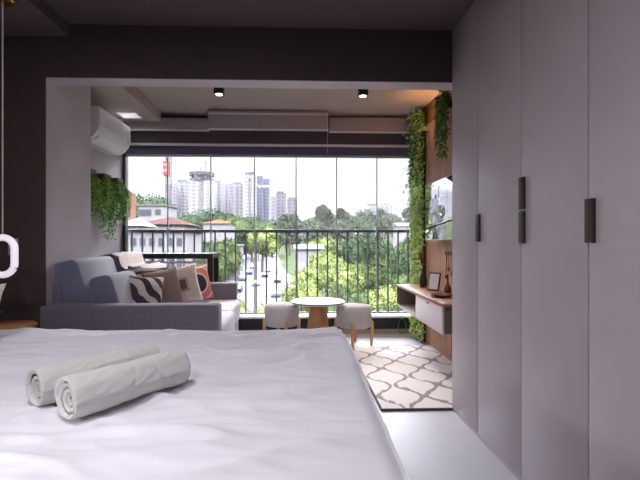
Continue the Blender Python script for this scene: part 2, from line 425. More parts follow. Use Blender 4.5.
# ------------------------------------------------------------------ foliage builders
def garland(rng, pts, n, spread, l, w, droop=.6):
    """leaves scattered round a hanging polyline"""
    s = MB(); pts = [Vector(p) for p in pts]
    for k in range(n):
        t = rng.random() * (len(pts) - 1); i = int(t); p = pts[i].lerp(pts[i + 1], t - i)
        o = Vector((rng.gauss(0, 1), rng.gauss(0, 1), rng.gauss(0, .6))) * spread
        d = Vector((rng.uniform(-1, 1), rng.uniform(-1, 1), rng.uniform(-1, .5) - droop))
        s.leaf(p + o, d, Vector((rng.uniform(-1, 1), rng.uniform(-1, 1), rng.uniform(-.3, 1))), l * rng.uniform(.6, 1.3), w * rng.uniform(.7, 1.3))
    return s
# vertical green column at the corner
rng = random.Random(5)
t = empty('plant_column', (1.45, 5.08, 0)); tag(t, 'leafy green plant column climbing the corner from floor to ceiling', 'plant')
bx(.012, .036, -.28, .18, 0.0, 2.66).build('mesh_backing', M['soil'], t)
s = MB(); s2 = MB()
for k in range(5200):
    z = rng.uniform(.02, 2.66)
    wide = .008 + (.022 if z > 1.5 else 0)
    p = Vector((.012 - abs(rng.gauss(0, .014 + wide * .8)), rng.uniform(-.30 - wide, .15), z))
    d = Vector((rng.uniform(-1, .1), rng.uniform(-.8, .6), rng.uniform(-1.2, .3)))
    tgt = s2 if (rng.random() < (.45 if z > 1.9 else .1)) else s
    tgt.leaf(p, d, Vector((rng.uniform(-1, .5), rng.uniform(-1, .5), rng.random())), rng.uniform(.025, .05), rng.uniform(.018, .034))
s.build('leaves', M['leaf_lime'], t); s2.build('leaves', M['leaf_dark'], t)
# hanging plant from shelf nearer the wardrobe
t = empty('trailing_plant', (1.425, 3.93, 2.352)); tag(t, 'dark green trailing plant hanging from the shelf beside the wardrobe', 'plant')
MB().lathe([(.035, 0), (.05, .10), (.046, .10), (.04, .02)], n=20).build('pot', M['vase'], t)
s = MB()
for k in range(9):
    y0 = rng.uniform(-.08, .10); L_ = rng.uniform(.2, .46)
    g = garland(rng, [(-.01, y0, .10), (-.05, y0, .16), (-.06, y0 * 1.1, .05), (-.06, y0 * 1.2, -.1), (-.055, y0 * 1.1, -L_)], 150, .014, .038, .020)
    s.add(g.v, g.f)
s.build('leaves', M['leaf_dark'], t)

# left wall planters
t_pots = []
for i, (yy, zt, lab) in enumerate(((4.34, 1.865, 'nearest wooden wall planter with dense fern, beside the plaster column'), (4.70, 1.865, 'middle wooden wall planter with the longest trailing fern'), (5.03, 1.865, 'farthest wooden wall planter with fern, beside the window'))):
    t = empty('wall_planter', (WX0, yy, zt)); tag(t, lab, 'planter', 'fern planters on the left wall')
    MB().prism_y([(.0, -.13), (.06, -.13), (.105, 0), (0, 0)], -.085, .085).build('pot', M['pot_wood'], t, bevel=.003)
    s = MB(); sd = MB()
    for k in range(22):
        y0 = rng.uniform(-.10, .12); L_ = rng.uniform(.16, .40) + (.14 if i == 1 else 0)
        ox = rng.uniform(.0, .085)
        g = garland(rng, [(.05, y0 * .6, -.02), (.06 + ox * .4, y0 * .8, -.045), (.075 + ox, y0 * 1.3, -.12), (.07 + ox, y0 * 1.6, -.24), (.05 + ox * .8, y0 * 1.7, -.16 - L_)], 120, .011, .034, .015)
        (s if k % 3 else sd).add(g.v, g.f)
    s.build('fern', M['leaf'], t); sd.build('fern', M['leaf_dark'], t)

# ------------------------------------------------------------------ wardrobe
wd = empty('wardrobe', (1.078, 0, 0)); tag(wd, 'tall taupe built-in wardrobe with flush doors along the right side', 'wardrobe')
bx(.022, .60, -1.5, 2.898, 0, 2.598).build('carcass', M['carcass'], wd)
bx(.004, .022, -1.5, 2.897, 0, .022).build('plinth', M['wardrobe'], wd)
ys = [2.899, 2.49, 2.006, 1.54, 1.07, .60, .13, -.34, -.81, -1.28]
for i in range(9):
    d = bx(0, .0205, ys[i + 1] + .0032, ys[i] - .0032, .026, 2.592).build('door', M['wardrobe'], wd, bevel=.0012)
    if i in (1, 2, 3):
        hs = [(1.15, 1.31)] if i != 2 else [(1.145, 1.295), (1.305, 1.455)]
        for z0, z1 in hs:
            yt = ys[i] + .004
            h = MB().box(-.012, .0, yt - .045, yt, z0, z1)
            h.build('handle', M['bronze'], d, bevel=.001)

# ------------------------------------------------------------------ bed
bed = empty('bed', (-.9, 1.5, 0)); tag(bed, 'large bed with rumpled white sheet filling the foreground', 'bed')
bx(-1.2, 1.08, -.90, .93, .04, .36).build('base', M['bedbase'], bed, bevel=.02)
for sx in (-1.1, 1.0):
    for sy in (-.82, .85): MB().lathe([(.03, 0), (.035, .045)], (sx, sy, 0), 12).build('leg', M['black'], bed)
hb = bx(-1.29, -1.205, -.95, .96, .1, 1.15).build('headboard', M['bedbase'], bed, bevel=.02)
def sheet_mesh():
    nx, ny = 250, 230
    X0, X1, Y0, Y1 = -1.19, 1.165, -.935, .995
    rc = .045; drop = .42
    # parametrise with overhang
    def prof(t, a, b):      # t in [0,1] -> position, dropping distance at both ends
        Ls = drop + (b - a) + drop; u = t * Ls
        if u < drop: return a, -(drop - u), -1
        if u > drop + (b - a): return b, -(u - drop - (b - a)), 1
        return a + (u - drop), 0, 0
    vs = []
    for iy in range(ny + 1):
        for ix in range(nx + 1):
            px_, dx, sx = prof(ix / nx, X0, X1); py_, dy, sy = prof(iy / ny, Y0, Y1)
            z = .65 + max(dx + dy, -drop - .02)
            # rounded rim
            ex = min(px_ - X0, X1 - px_); ey = min(py_ - Y0, Y1 - py_)
            e = min(ex, ey)
            if e < .05 and dx == 0 and dy == 0: z -= .022 * (1 - e / .05) ** 2
            wx, wy = px_ - .9, py_ + 1.5      # world
            P = Vector((wx, wy, 0))
            fade = (.6 + .6 * max(0, min(1, (wy - 1.3) / .9))) * (.25 + .75 * max(0, min(1, e / .22)))
            # long wrinkles running to the right and towards the viewer
            q = noise.noise(Vector((wx * 1.6 + wy * .5, wy * 7.5 - wx * 1.2, 1.0)))
            q2 = noise.noise(Vector((wx * 3.5 - wy * 1.2, wy * 15 + wx * 3.0, 4.0)))
            q3 = noise.noise(Vector((wx * 1.2, wy * 1.4, 9.0)))
            z += (.026 * (1 - min(.42, abs(q)) * 2.4) ** 2 + .012 * (1 - min(.45, abs(q2)) * 2.2) ** 2 - .008) * fade + .016 * q3
            left = max(0, min(1, (-.9 - wx) / .5))
            z += left * .018 * noise.noise(Vector((wx * 5, wy * 11, 7)))
            # one long fold line across mid bed
            fl = wy - (1.72 + .05 * math.sin(wx * 2.4)); z += .010 * math.exp(-(fl / .022) ** 2)
            fl = wy - (1.14 + .03 * math.sin(wx * 2 + 1)); z += .010 * math.exp(-(fl / .025) ** 2)
            ox = oy = 0
            if dx < 0 or dy < 0:
                k = min(1, (-(dx + dy)) / .3)
                wv = .014 * math.sin(px_ * 17 + 2 * noise.noise(P * 2)) + .010
                if dy < 0: oy = sy * wv * k
                if dx < 0: ox = sx * (.014 * math.sin(py_ * 15) + .006) * k
            # corner tuck
            vs.append((px_ + ox + .012 * math.sin(py_ * 3.1) * max(0, min(1, (px_ - .6) / .5)), py_ + oy, z))
    fs = []
    for iy in range(ny):
        for ix in range(nx):
            a = iy * (nx + 1) + ix; fs.append((a, a + 1, a + nx + 2, a + nx + 1))
    s = MB(); s.add(vs, fs, True); return s
so = sheet_mesh().build('sheet', M['sheet'], bed)
bx(-1.15, 1.12, -.88, .95, .36, .60).build('mattress', M['cream'], bed, bevel=.03)

# pillows standing at the headboard
def pillow_mb(w, h, t, n=18, pinch=.10):
    s = MB()
    for side in (1, -1):
        vs = []; fs = []
        for j in range(n + 1):
            for i in range(n + 1):
                u = -1 + 2 * i / n; v = -1 + 2 * j / n
                k = (max(0, 1 - u * u) ** .42) * (max(0, 1 - v * v) ** .42)
                pu = u * (1 - pinch * (1 - v * v) ** 1.0 * abs(u) ** 3 * -0.0) ; pv = v
                # corners poke out, sides pulled in
                cx = 1 - pinch * (1 - abs(v) ** 2.2) * abs(u) ** 2; cz = 1 - pinch * (1 - abs(u) ** 2.2) * abs(v) ** 2
                wr = .03 * noise.noise(Vector((u * 3, v * 3, side * 5 + w * 9)))
                vs.append((pu * w / 2 * cx, side * (k * t / 2 * (1 + wr * 4)), pv * h / 2 * cz))
        for j in range(n):
            for i in range(n):
                a = j * (n + 1) + i
                f = (a, a + 1, a + n + 2, a + n + 1)
                fs.append(f if side < 0 else tuple(reversed(f)))
        s.add(vs, fs, True)
    return s
def pillow(name, label, w, h, t, loc, rot, m, group=None, cat='cushion'):
    s = pillow_mb(w, h, t)
    o = s.build(name, m, None, loc); o.rotation_euler = rot
    bm = bmesh.new(); bm.from_mesh(o.data); bmesh.ops.remove_doubles(bm, verts=bm.verts, dist=.0004); bm.to_mesh(o.data); bm.free()
    tag(o, label, cat, group); return o
pl = pillow('bed_pillow', 'cream pillow cut by the left edge of the picture', .52, .30, .17, (-1.655, 2.08, .800), (R(-8), 0, R(12)), M['cream'], cat='pillow')
pillow('bed_cushion', 'navy cushion lying in front of the cream pillow', .42, .28, .12, (-1.535, 1.90, .745), (R(-50), 0, R(4)), M['navy'], cat='pillow')

# ------------------------------------------------------------------ towels
def towel(name, label, A, B, r, seed):
    A = Vector(A); B = Vector(B); ax = (B - A); L_ = ax.length; ax.normalize()
    side = ax.cross(Vector((0, 0, 1))).normalized(); up = Vector((0, 0, 1))
    t = empty(name, (A + B) / 2); t['label'] = label; t['category'] = 'towel'; t['group'] = 'rolled towels on the bed'
    mid = (A + B) / 2
    n = 120; m = 84; s = MB(); vs = []; fs = []
    rows = [(-1, .80), (-1, .90)] + [(k / m, 1) for k in range(m + 1)] + [(2, .90), (2, .80)]
    for v, fr in rows:
        vv = min(max(v, 0), 1)
        c = A + ax * (L_ * vv) - mid
        if fr < 1: c += ax * (.010 if v < 0 else -.010) * (1 if fr < .85 else .15)
        e = abs(2 * vv - 1)
        endr = (1 - .07 * e ** 16) * fr
        for i in range(n):
            a = 2 * PI * i / n
            q = Vector((vv * 2.4, math.cos(a) * 1.1, math.sin(a) * 1.1 + seed))
            q2 = Vector((vv * 9 + math.cos(a) * 2, math.sin(a) * 3, seed * 2))
            rr = r * endr * (1 + .10 * noise.noise(q) + .045 * (1 - 2 * abs(noise.noise(q2))) + .018 * noise.noise(q2 * 3))
            # loose outer flap: its edge dips down the side near the middle of the roll
            edge = PI * 1.02 + .10 * math.sin(vv * 9) + .55 * math.exp(-((vv - .58) / .16) ** 4)
            rr += r * .07 / (1 + math.exp((a - edge) * 34)) if a > PI * .5 else r * .07
            # gathered creases at the middle
            cr_ = math.exp(-((vv - .44 - .06 * math.sin(a)) / .018) ** 2) + .7 * math.exp(-((vv - .70 + .05 * math.sin(a)) / .014) ** 2)
            rr *= 1 - .055 * cr_
            p = c + side * math.cos(a) * rr + up * math.sin(a) * rr
            if p.z < -r * .84: p.z = -r * .84 + (p.z + r * .84) * .15
            vs.append(p)
    for k in range(len(rows) - 1):
        for i in range(n):
            j_ = (i + 1) % n; fs.append((k * n + i, k * n + j_, (k + 1) * n + j_, (k + 1) * n + i))
    s.add(vs, fs, True)
    s.build('outer_layer', M['towel'], t)
    N_ = 110; turns = 2.6
    for e in (0, 1):
        vs = []; fs = []; sp = MB()
        for i in range(N_ + 1):
            f = i / N_; a = turns * 2 * PI * f + .6 + seed; rr = r * (.07 + .82 * f); th = r * .135
            sq = 1 - .12 * math.cos(a - .5)
            for dr, dv in ((-th, .030), (-th * .6, .006), (0, 0), (th * .6, .006), (th, .030), (th, .14), (-th, .14)):
                d_ = dv + .022 * (1 - f) + .012
                vv = d_ if e == 0 else 1 - d_
                c = A + ax * (L_ * vv) - mid
                rad = (rr + dr) * sq
                p = c + side * math.cos(a) * rad + up * math.sin(a) * rad
                if p.z < -r * .80: p.z = -r * .80
                vs.append(p)
        for i in range(N_):
            for q in range(7):
                a0 = i * 7; fs.append((a0 + q, a0 + (q + 1) % 7, a0 + 7 + (q + 1) % 7, a0 + 7 + q))
        sp.add(vs, fs, True); sp.build('rolled_layer', M['towel'], t)
    return t
TZ = .662
towel('rolled_towel', 'rolled white towel in front, nearest the viewer', (-.640, 1.225, TZ + .050), (-.405, 1.545, TZ + .049), .0575, 1.0)
towel('rolled_towel', 'rolled white towel behind the front one, partly hidden', (-.785, 1.325, TZ + .050), (-.535, 1.655, TZ + .046), .0550, 4.0)

# ------------------------------------------------------------------ bedside table, pendant, switch
t = empty('bedside_table', (-1.735, 2.66, 0)); tag(t, 'round wooden bedside table between bed and dark wall', 'table')
MB().lathe([(.0, .622), (.150, .622), (.158, .628), (.158, .644), (.153, .650), (.0, .650)], n=48, close=False).build('tabletop', M['wood'], t)
for a in (90, 210, 330):
    MB().tube([(.11 * math.cos(R(a)), .11 * math.sin(R(a)), 0), (.085 * math.cos(R(a)), .085 * math.sin(R(a)), .625)], [.009, .014], 10).build('leg', M['wood'], t)

t = empty('pendant_lamp', (-1.62, 2.45, 2.515)); tag(t, 'glowing elongated ring pendant lamp on a thin cord at left', 'lamp')
MB().lathe([(.0, -.03), (.055, -.03), (.062, -.025), (.062, 0), (0, 0)], n=40, close=False).build('canopy', M['gold'], t)
MB().tube([(0, 0, -.03), (0, 0, -1.33)], .004, 8).build('cord', M['cord'], t)
def stadium(cz, w, h, y=0, n=20):
    r = w / 2; s = h / 2 - r; P = []
    for i in range(n + 1): a = PI * i / n; P.append((r * math.cos(a), y, cz + s + r * math.sin(a)))
    for i in range(n + 1): a = PI + PI * i / n; P.append((r * math.cos(a), y, cz - s + r * math.sin(a)))
    return P
s = MB(); s.tube(stadium(-1.445, .130, .208), .0185, 12, closed=True); s.build('light_ring', M['ring_glow'], t)
s = MB(); s.tube(stadium(-1.445, .094, .172), .004, 8, closed=True); s.build('inner_rim', M['gold'], t)
fill_pendant = copy_tree(t); fill_pendant.location = (-1.62, .45, 2.515); tag(fill_pendant, 'added ring pendant on the near side of the bed, unseen, lighting the wardrobe', 'lamp')  # unseen second pendant, added to throw light on the wardrobe
for tt, en in ((t, 1.2), (fill_pendant, 40)):
    pl_ = bpy.data.lights.new('ring_light', 'SPOT'); pl_.energy = en; pl_.color = (.98, .96, 1); pl_.shadow_soft_size = .08; pl_.spot_size = R(112); pl_.spot_blend = 1
    po = bpy.data.objects.new('ring_light', pl_); col.objects.link(po); po.parent = tt; po.location = (.09, 0, -1.445); po.rotation_euler = (0, R(-56), 0)
t = empty('wall_switch', (-1.86, YB, 1.115)); tag(t, 'small grey switch plate on dark wall behind the ring lamp', 'switch')
bx(-.032, .032, -.008, 0, -.055, .055).build('plate', M['alu'], t, bevel=.002); bx(-.014, .014, -.012, -.008, -.03, .03).build('rocker', M['blind'], t)

# ------------------------------------------------------------------ air conditioner
t = empty('air_conditioner', (WX0, 4.15, 2.0)); tag(t, 'white wall split air conditioner above the ferns', 'air conditioner')
prof = [(0, .12), (.12, .115), (.185, .14), (.235, .20), (.252, .26), (.252, .425), (.245, .432), (0, .435)]
MB().prism_y(prof, 0, .78).build('casing', M['plastic'], t)
MB().prism_y([(.135, .108), (.205, .135), (.235, .165), (.222, .165), (.195, .146), (.135, .120)], .06, .70).build('louver', M['white'], t)
MB().box(.2521, .2535, .70, .712, .24, .37).build('display_slot', M['plastic_dark'], t)
for yy_, zz_ in ((.60, .29), (.18, .28), (.18, .31)): MB().box(.2521, .2535, yy_, yy_ + .012, zz_, zz_ + .01).build('marking', M['plastic_dark'], t)
g = MB()
for k in range(5): g.box(.06, .15, -.003, -.0005, .20 + k * .03, .212 + k * .03)
g.build('side_grille', M['plastic_dark'], t)

# ------------------------------------------------------------------ sofa
sf = empty('sofa', (-1.1, 3.7, 0)); tag(sf, 'grey sofa with tilted back cushions along the left of the balcony', 'sofa')
def L(x): return x + 1.1
def Ly(y): return y - 3.7
bx(L(-1.66), L(-.50), Ly(2.86), Ly(3.01), .05, .728).build('armrest', M['sofa_arm'], sf, bevel=.018, seg=3)
bx(L(-1.64), L(-.585), Ly(4.38), Ly(4.53), .05, .722).build('armrest', M['sofa_arm'], sf, bevel=.018, seg=3)
bx(L(-1.64), L(-.56), Ly(3.02), Ly(4.37), .06, .36).build('base', M['sofa_arm'], sf, bevel=.01)
s = bx(L(-1.5), L(-.50), Ly(3.02), Ly(3.695), .36, .56); s.build('seat_cushion', M['seat_cover'], sf, bevel=.035, seg=4)
s = bx(L(-1.5), L(-.54), Ly(3.70), Ly(4.375), .36, .56); s.build('seat_cushion', M['seat_cover'], sf, bevel=.035, seg=4)
s = MB().prism_y([(L(-1.70), .10), (L(-1.58), .10), (L(-1.60), .86), (L(-1.695), .86)], Ly(3.012), Ly(4.37)); s.build('back_frame', M['sofa_arm'], sf, bevel=.01)
for y0, y1 in ((3.04, 3.66), (3.73, 4.34)):
    s = MB().prism_y([(L(-1.605), .56), (L(-1.685), .965), (L(-1.665), 1.0), (L(-1.545), 1.03), (L(-1.51), 1.005), (L(-1.37), .56)], Ly(y0), Ly(y1))
    s.build('back_cushion', M['sofa'], sf, bevel=.018, seg=3)
    s = MB().prism_y([(L(-1.38), .56), (L(-1.445), .86), (L(-1.42), .895), (L(-1.315), .92), (L(-1.28), .90), (L(-1.18), .56)], Ly(y0 + .01), Ly(y1 - .005))
    s.build('lumbar_cushion', M['sofa'], sf, bevel=.025, seg=3)
MB().prism_y([(L(-1.715), .78), (L(-1.69), .78), (L(-1.70), .93), (L(-1.715), .93)], Ly(3.06), Ly(3.20)).build('hinge', M['black'], sf)
for sx in (-1.58, -.64):
    for sy in (2.93, 4.46): MB().lathe([(.02, 0), (.024, .055)], (L(sx), Ly(sy), 0), 12).build('leg', M['black'], sf)

# knitted throw draped over the far back cushion (an offset strip that follows its profile)
pts = [(-1.672, .82), (-1.697, .965), (-1.674, 1.008), (-1.546, 1.040), (-1.498, 1.012), (-1.462, .93), (-1.440, .902), (-1.42, .907), (-1.315, .932), (-1.264, .902), (-1.232, .80)]
s = MB(); vs = []; fs = []; nY = 26; prof_ = []
for a, b in zip(pts[:-1], pts[1:]):
    for k in range(4): prof_.append((a[0] + (b[0] - a[0]) * k / 4, a[1] + (b[1] - a[1]) * k / 4))
prof_.append(pts[-1]); nP = len(prof_)
for lay, off in ((0, 0), (1, .012)):
    for i in range(nY + 1):
        y = 3.70 + .58 * i / nY
        for k, (px_, pz) in enumerate(prof_):
            vs.append((px_ + .004 * math.sin(y * 60) * (k / nP), y + .012 * math.sin(k * .9), pz + off + .003 * math.sin(y * 45 + k)))
nn = (nY + 1) * nP
for i in range(nY):
    for k in range(nP - 1):
        a = i * nP + k; fs.append((a, a + nP, a + nP + 1, a + 1)); fs.append((nn + a, nn + a + 1, nn + a + nP + 1, nn + a + nP))
for i in range(nY):
    for k in (0, nP - 1):
        a = i * nP + k; fs.append((a, a + nP, nn + a + nP, nn + a))
for k in range(nP - 1):
    for i in (0, nY):
        a = i * nP + k; fs.append((a, a + 1, nn + a + 1, nn + a))
s.add(vs, fs, True); o = s.build('knitted_throw', M['throw'], None, recalc=True); tag(o, 'beige knitted throw over the far sofa back cushion', 'throw')

G = 'cushions on the sofa'
pillow('throw_cushion', 'wavy striped dark and beige cushion nearest on the sofa', .30, .30, .17, (-1.175, 3.42, .735), (R(-14), R(6), R(30)), M['zebra'], G)
pillow('throw_cushion', 'dark cushion tucked behind the wavy striped one', .34, .34, .12, (-1.20, 3.60, .775), (R(-12), R(4), R(38)), M['zebra_dark'], G)
pillow('throw_cushion', 'mushroom brown cushion seen nearly edge-on, left of the patch cushion', .36, .35, .13, (-1.075, 3.58, .750), (R(-10), R(-6), R(56)), M['brown_fab'], G)
pc = pillow('throw_cushion', 'beige linen cushion with dark square patch at its centre', .36, .36, .14, (-1.02, 3.89, .755), (R(-16), R(-9), R(24)), M['beige'], G)
for w_, y_, m_ in ((.125, -.0805, 'patch_edge'), (.085, -.0825, 'patch')):
    q = bx(-w_ / 2, w_ / 2, y_ - .002, y_ + .014, -w_ / 2 - .01, w_ / 2 - .01).build('square_patch', M[m_], pc)
pillow('throw_cushion', 'coral patterned cushion with navy disc, farthest on the sofa', .32, .35, .13, (-.945, 4.18, .735), (R(-12), R(-8), R(40)), M['coral'], G)

# ------------------------------------------------------------------ black framed glass console behind the sofa
t = empty('console_table', (-1.31, 4.95, 0)); tag(t, 'black framed console with glass side behind the sofa at the railing', 'console')
bx(-.58, .42, -.20, .20, .955, 1.012).build('top', M['black'], t, bevel=.004)
bx(-.54, .36, -.16, .16, .60, .62).build('shelf', M['black'], t)
for sx in (-.56, .37):
    for sy in (-.19, .15): bx(sx - .01, sx + .05, sy, sy + .04, 0, .955).build('leg', M['black'], t)
bx(-.50, .355, -.158, -.152, .90, .925).build('inner_rail', M['ledge'], t)
bx(.18, .36, .165, .171, .03, .93).build('side_panel', M['glass_green'], t)

# ------------------------------------------------------------------ coffee table + stools
t = empty('coffee_table', (.26, 4.65, 0)); tag(t, 'round white-topped coffee table on a wooden cone between the stools', 'table')
MB().lathe([(0, .482), (.28, .482), (.293, .488), (.297, .496), (.290, .503), (0, .503)], n=64, close=False).build('tabletop', M['marble'], t)
MB().lathe([(.2975, .490), (.2985, .495), (.2975, .499)], n=64, close=False).build('rim', M['black'], t)
MB().lathe([(0, 0), (.145, 0), (.145, .015), (.112, .26), (.090, .482), (0, .482)], n=40, close=False).build('pedestal', M['wood'], t)

def stool(x, y, rz, label):
    t = empty('pouf_stool', (x, y, 0), rz); tag(t, label, 'stool', 'boucle stools at the coffee table')
    MB().lathe([(0, .215), (.17, .215), (.188, .228), (.193, .30), (.193, .40), (.186, .432), (.165, .448), (.09, .454), (0, .455)], n=48, close=False).build('seat', M['boucle'], t)
    for k in range(4):
        a = R(90 * k); c_, s_ = math.cos(a), math.sin(a)
        P = [(.187 * c_, .187 * s_, 0), (.196 * c_, .196 * s_, .18), (.1985 * c_, .1985 * s_, .27), (.196 * c_, .196 * s_, .29)]
        MB().tube(P, [.014, .019, .017, .008], 12).build('leg', M['wood_light'], t)
    return t
stool(.655, 4.68, R(78), 'light grey boucle stool on wooden legs, right of the coffee table')
stool(-.135, 4.80, R(15), 'light grey boucle stool on wooden legs, left of the coffee table')

# ------------------------------------------------------------------ rug
o = bx(0, .90, 0, 1.75, .0, .012).build('area_rug', M['rug'], None, (.60, 2.905, .001), bevel=.003); tag(o, 'cream rug with taupe trellis pattern beside the bed', 'rug')
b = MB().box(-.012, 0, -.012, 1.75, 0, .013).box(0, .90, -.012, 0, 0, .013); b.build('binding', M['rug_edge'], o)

# ------------------------------------------------------------------ floating desk unit
t = empty('floating_desk', (1.17, 4.1, .42)); tag(t, 'floating walnut-topped desk unit with white drawer on the slatted wall', 'desk')
bx(-.01, .315, -.80, .76, .215, .240).build('worktop', M['walnut'], t, bevel=.002)
d = bx(0.0, .018, -.74, .0, -.01, .210).build('drawer', M['drawer'], t, bevel=.002)
bx(.018, .315, -.74, .0, -.005, .210).build('drawer_box', M['niche'], t)
bx(-.006, .0, -.40, -.34, .188, .196).build('handle', M['bronze'], d)
bx(.0, .315, .0, .76, -.01, .010).build('niche_floor', M['drawer'], t)
bx(.0, .315, .742, .76, .010, .215).build('niche_side', M['niche'], t)

# items on desk, top z = .66
DZ = .6602
t = empty('reed_vase', (1.37, 4.52, DZ)); t.scale = (.85, .85, .9); tag(t, 'slim black vase holding rust coloured dried grass on the desk', 'vase')
MB().lathe([(0, 0), (.036, 0), (.046, .02), (.052, .07), (.042, .13), (.022, .17), (.020, .21), (.024, .22), (.017, .215), (.015, .17)], n=28, close=False).build('vase_body', M['vase'], t)
s = MB()
for k in range(22):
    a = rng.uniform(0, 2 * PI); sp_ = rng.uniform(.01, .05); hh = rng.uniform(.34, .47)
    P = [(0, 0, .15), (sp_ * .3 * math.cos(a), sp_ * .3 * math.sin(a), .26), (sp_ * math.cos(a) - .02, sp_ * math.sin(a), hh)]
    s.tube(P, [.0012, .0035, .002], 5)
    g = garland(rng, P[1:], 14, .004, .02, .006, -.8); s.add(g.v, g.f)
s.build('dried_grass', M['dried'], t)
t = empty('tablet_frame', (1.355, 4.16, DZ)); tag(t, 'small dark picture frame with pale print leaning on the desk', 'picture frame'); t.rotation_euler = (0, 0, R(-50))
Mx = Matrix.Rotation(R(-14), 4, 'X')
MB().box(-.06, .06, 0, .014, .004, .185, Mx).build('frame', M['black'], t)
MB().box(-.05, .05, -.002, .0, .018, .172, Mx).build('print', M['paper'], t)
MB().box(-.03, .03, .060, .068, .0, .09, Matrix.Rotation(R(14), 4, 'X')).build('stand', M['black'], t)
t = empty('decor_tray', (1.30, 3.74, DZ)); tag(t, 'shallow dark brown oval dish on the desk beside the wardrobe', 'tray')
MB().lathe([(0, 0), (.06, 0), (.10, .018), (.105, .024), (.098, .022), (.06, .006), (0, .006)], n=36, close=False).build('dish', M['copper'], t)
t = empty('copper_bottle', (1.42, 3.93, DZ)); t.scale = (.8, .8, .8); tag(t, 'brown ceramic bottle with thin neck on the desk under the screen', 'bottle')
MB().lathe([(0, 0), (.03, 0), (.042, .03), (.040, .07), (.018, .11), (.010, .14), (.009, .22), (.013, .228), (0, .228)], n=28, close=False).build('body', M['copper'], t)
t = empty('key_hanger', (WX1 - .012, 3.99, 1.02)); tag(t, 'small dark key hanger on the slatted wall below the screen', 'key hanger')
bx(-.02, 0, -.16, .16, .0, .028).build('rail', M['black'], t)
for k, (yy, ll) in enumerate(((-.12, .10), (-.03, .16), (.06, .12), (.13, .20))):
    s = MB().tube([(-.012, yy, .0), (-.014, yy + .003, -ll)], .003, 6); s.box(-.022, -.008, yy - .012, yy + .012, -ll - .035, -ll); s.build('hanging_key', M['bronze'] if k % 2 else M['dried'], t)

# ------------------------------------------------------------------ screen
t = empty('wall_screen', (1.405, 4.14, 1.165)); tag(t, 'glossy wall mounted screen reflecting the view above the desk', 'television')
bx(0, .03, -.46, .42, 0, .575).build('panel', M['screen'], t, bevel=.002)
bx(.03, .083, -.2, .2, .18, .40).build('bracket', M['black'], t)
bx(-.002, .031, -.462, .422, .575, .580).build('bezel', M['alu'], t); bx(-.002, .031, -.462, .422, -.008, .0).build('bezel', M['alu'], t)

# hose coil near right base
o = MB().tube([(.0, 0, .0)] and [(1.33 + .05 * math.cos(a * .35), 5.24 + .015 * math.sin(a * .35), .10 + .09 * math.sin(a * .35)) for a in range(0, 19)], .006, 8, closed=False).build('garden_hose', M['leaf_dark'])
tag(o, 'thin green hose loop beside the low curb under the desk', 'hose')

# ------------------------------------------------------------------ exterior: terrain
GZ = -10.0
def terr(x, y):
    z = GZ
    h = max(0, min(1, (y - 150) / 220)); h = h * h * (3 - 2 * h)
    r = max(0, min(1, (x + .04 * y + 5) / 50))
    z += h * (5 + 11 * r)
    l = max(0, min(1, (-x - .22 * y) / 20)); z += l * h * 4
    return z
s = MB(); vs = []; fs = []; nx, ny = 60, 70
for j_ in range(ny + 1):
    for i in range(nx + 1):
        t_ = j_ / ny; yy = 12 + 1000 * t_ ** 1.8; xx = (-1 + 2 * i / nx) * (60 + yy * .9)
        vs.append((xx, yy, terr(xx, yy)))
for j_ in range(ny):
    for i in range(nx):
        a = j_ * (nx + 1) + i; fs.append((a, a + 1, a + nx + 2, a + nx + 1))
s.add(vs, fs, True); o = s.build('ground', M['grass']); o['kind'] = 'structure'
# road as a ribbon on the terrain
def ribbon(name, pts, w, m, dz):
    s = MB(); vs = []; fs = []; P = []
    for a, b in zip(pts[:-1], pts[1:]):
        for k in range(14): P.append(Vector(a).lerp(Vector(b), k / 14))
    P.append(Vector(pts[-1]))
    for k, p in enumerate(P):
        d = (P[min(k + 1, len(P) - 1)] - P[max(k - 1, 0)]).normalized(); n_ = Vector((d.y, -d.x, 0))
        for q in (-1, -.33, .33, 1):
            v = p + n_ * w * q; vs.append((v.x, v.y, terr(v.x, v.y) + dz))
    for k in range(len(P) - 1):
        for q in range(3):
            a = k * 4 + q; fs.append((a, a + 1, a + 5, a + 4))
    s.add(vs, fs, True); o = s.build(name, m); o['kind'] = 'structure'; return o
ROAD = [(-5, 30, 0), (-6, 70, 0), (-8.5, 110, 0), (-14, 170, 0), (-22, 300, 0)]
ribbon('ground', ROAD, 9.5, M['sidewalk'], .10)
ribbon('ground', ROAD, 7.0, M['asphalt'], .16)
ribbon('ground', [(-9, 96, 0), (10, 98, 0), (40, 104, 0)], 6, M['asphalt'], .13)
def road_at(y, lane):
    for a, b in zip(ROAD[:-1], ROAD[1:]):
        if a[1] <= y <= b[1]:
            t_ = (y - a[1]) / (b[1] - a[1]); return a[0] + (b[0] - a[0]) * t_ + lane
    return ROAD[-1][0] + lane

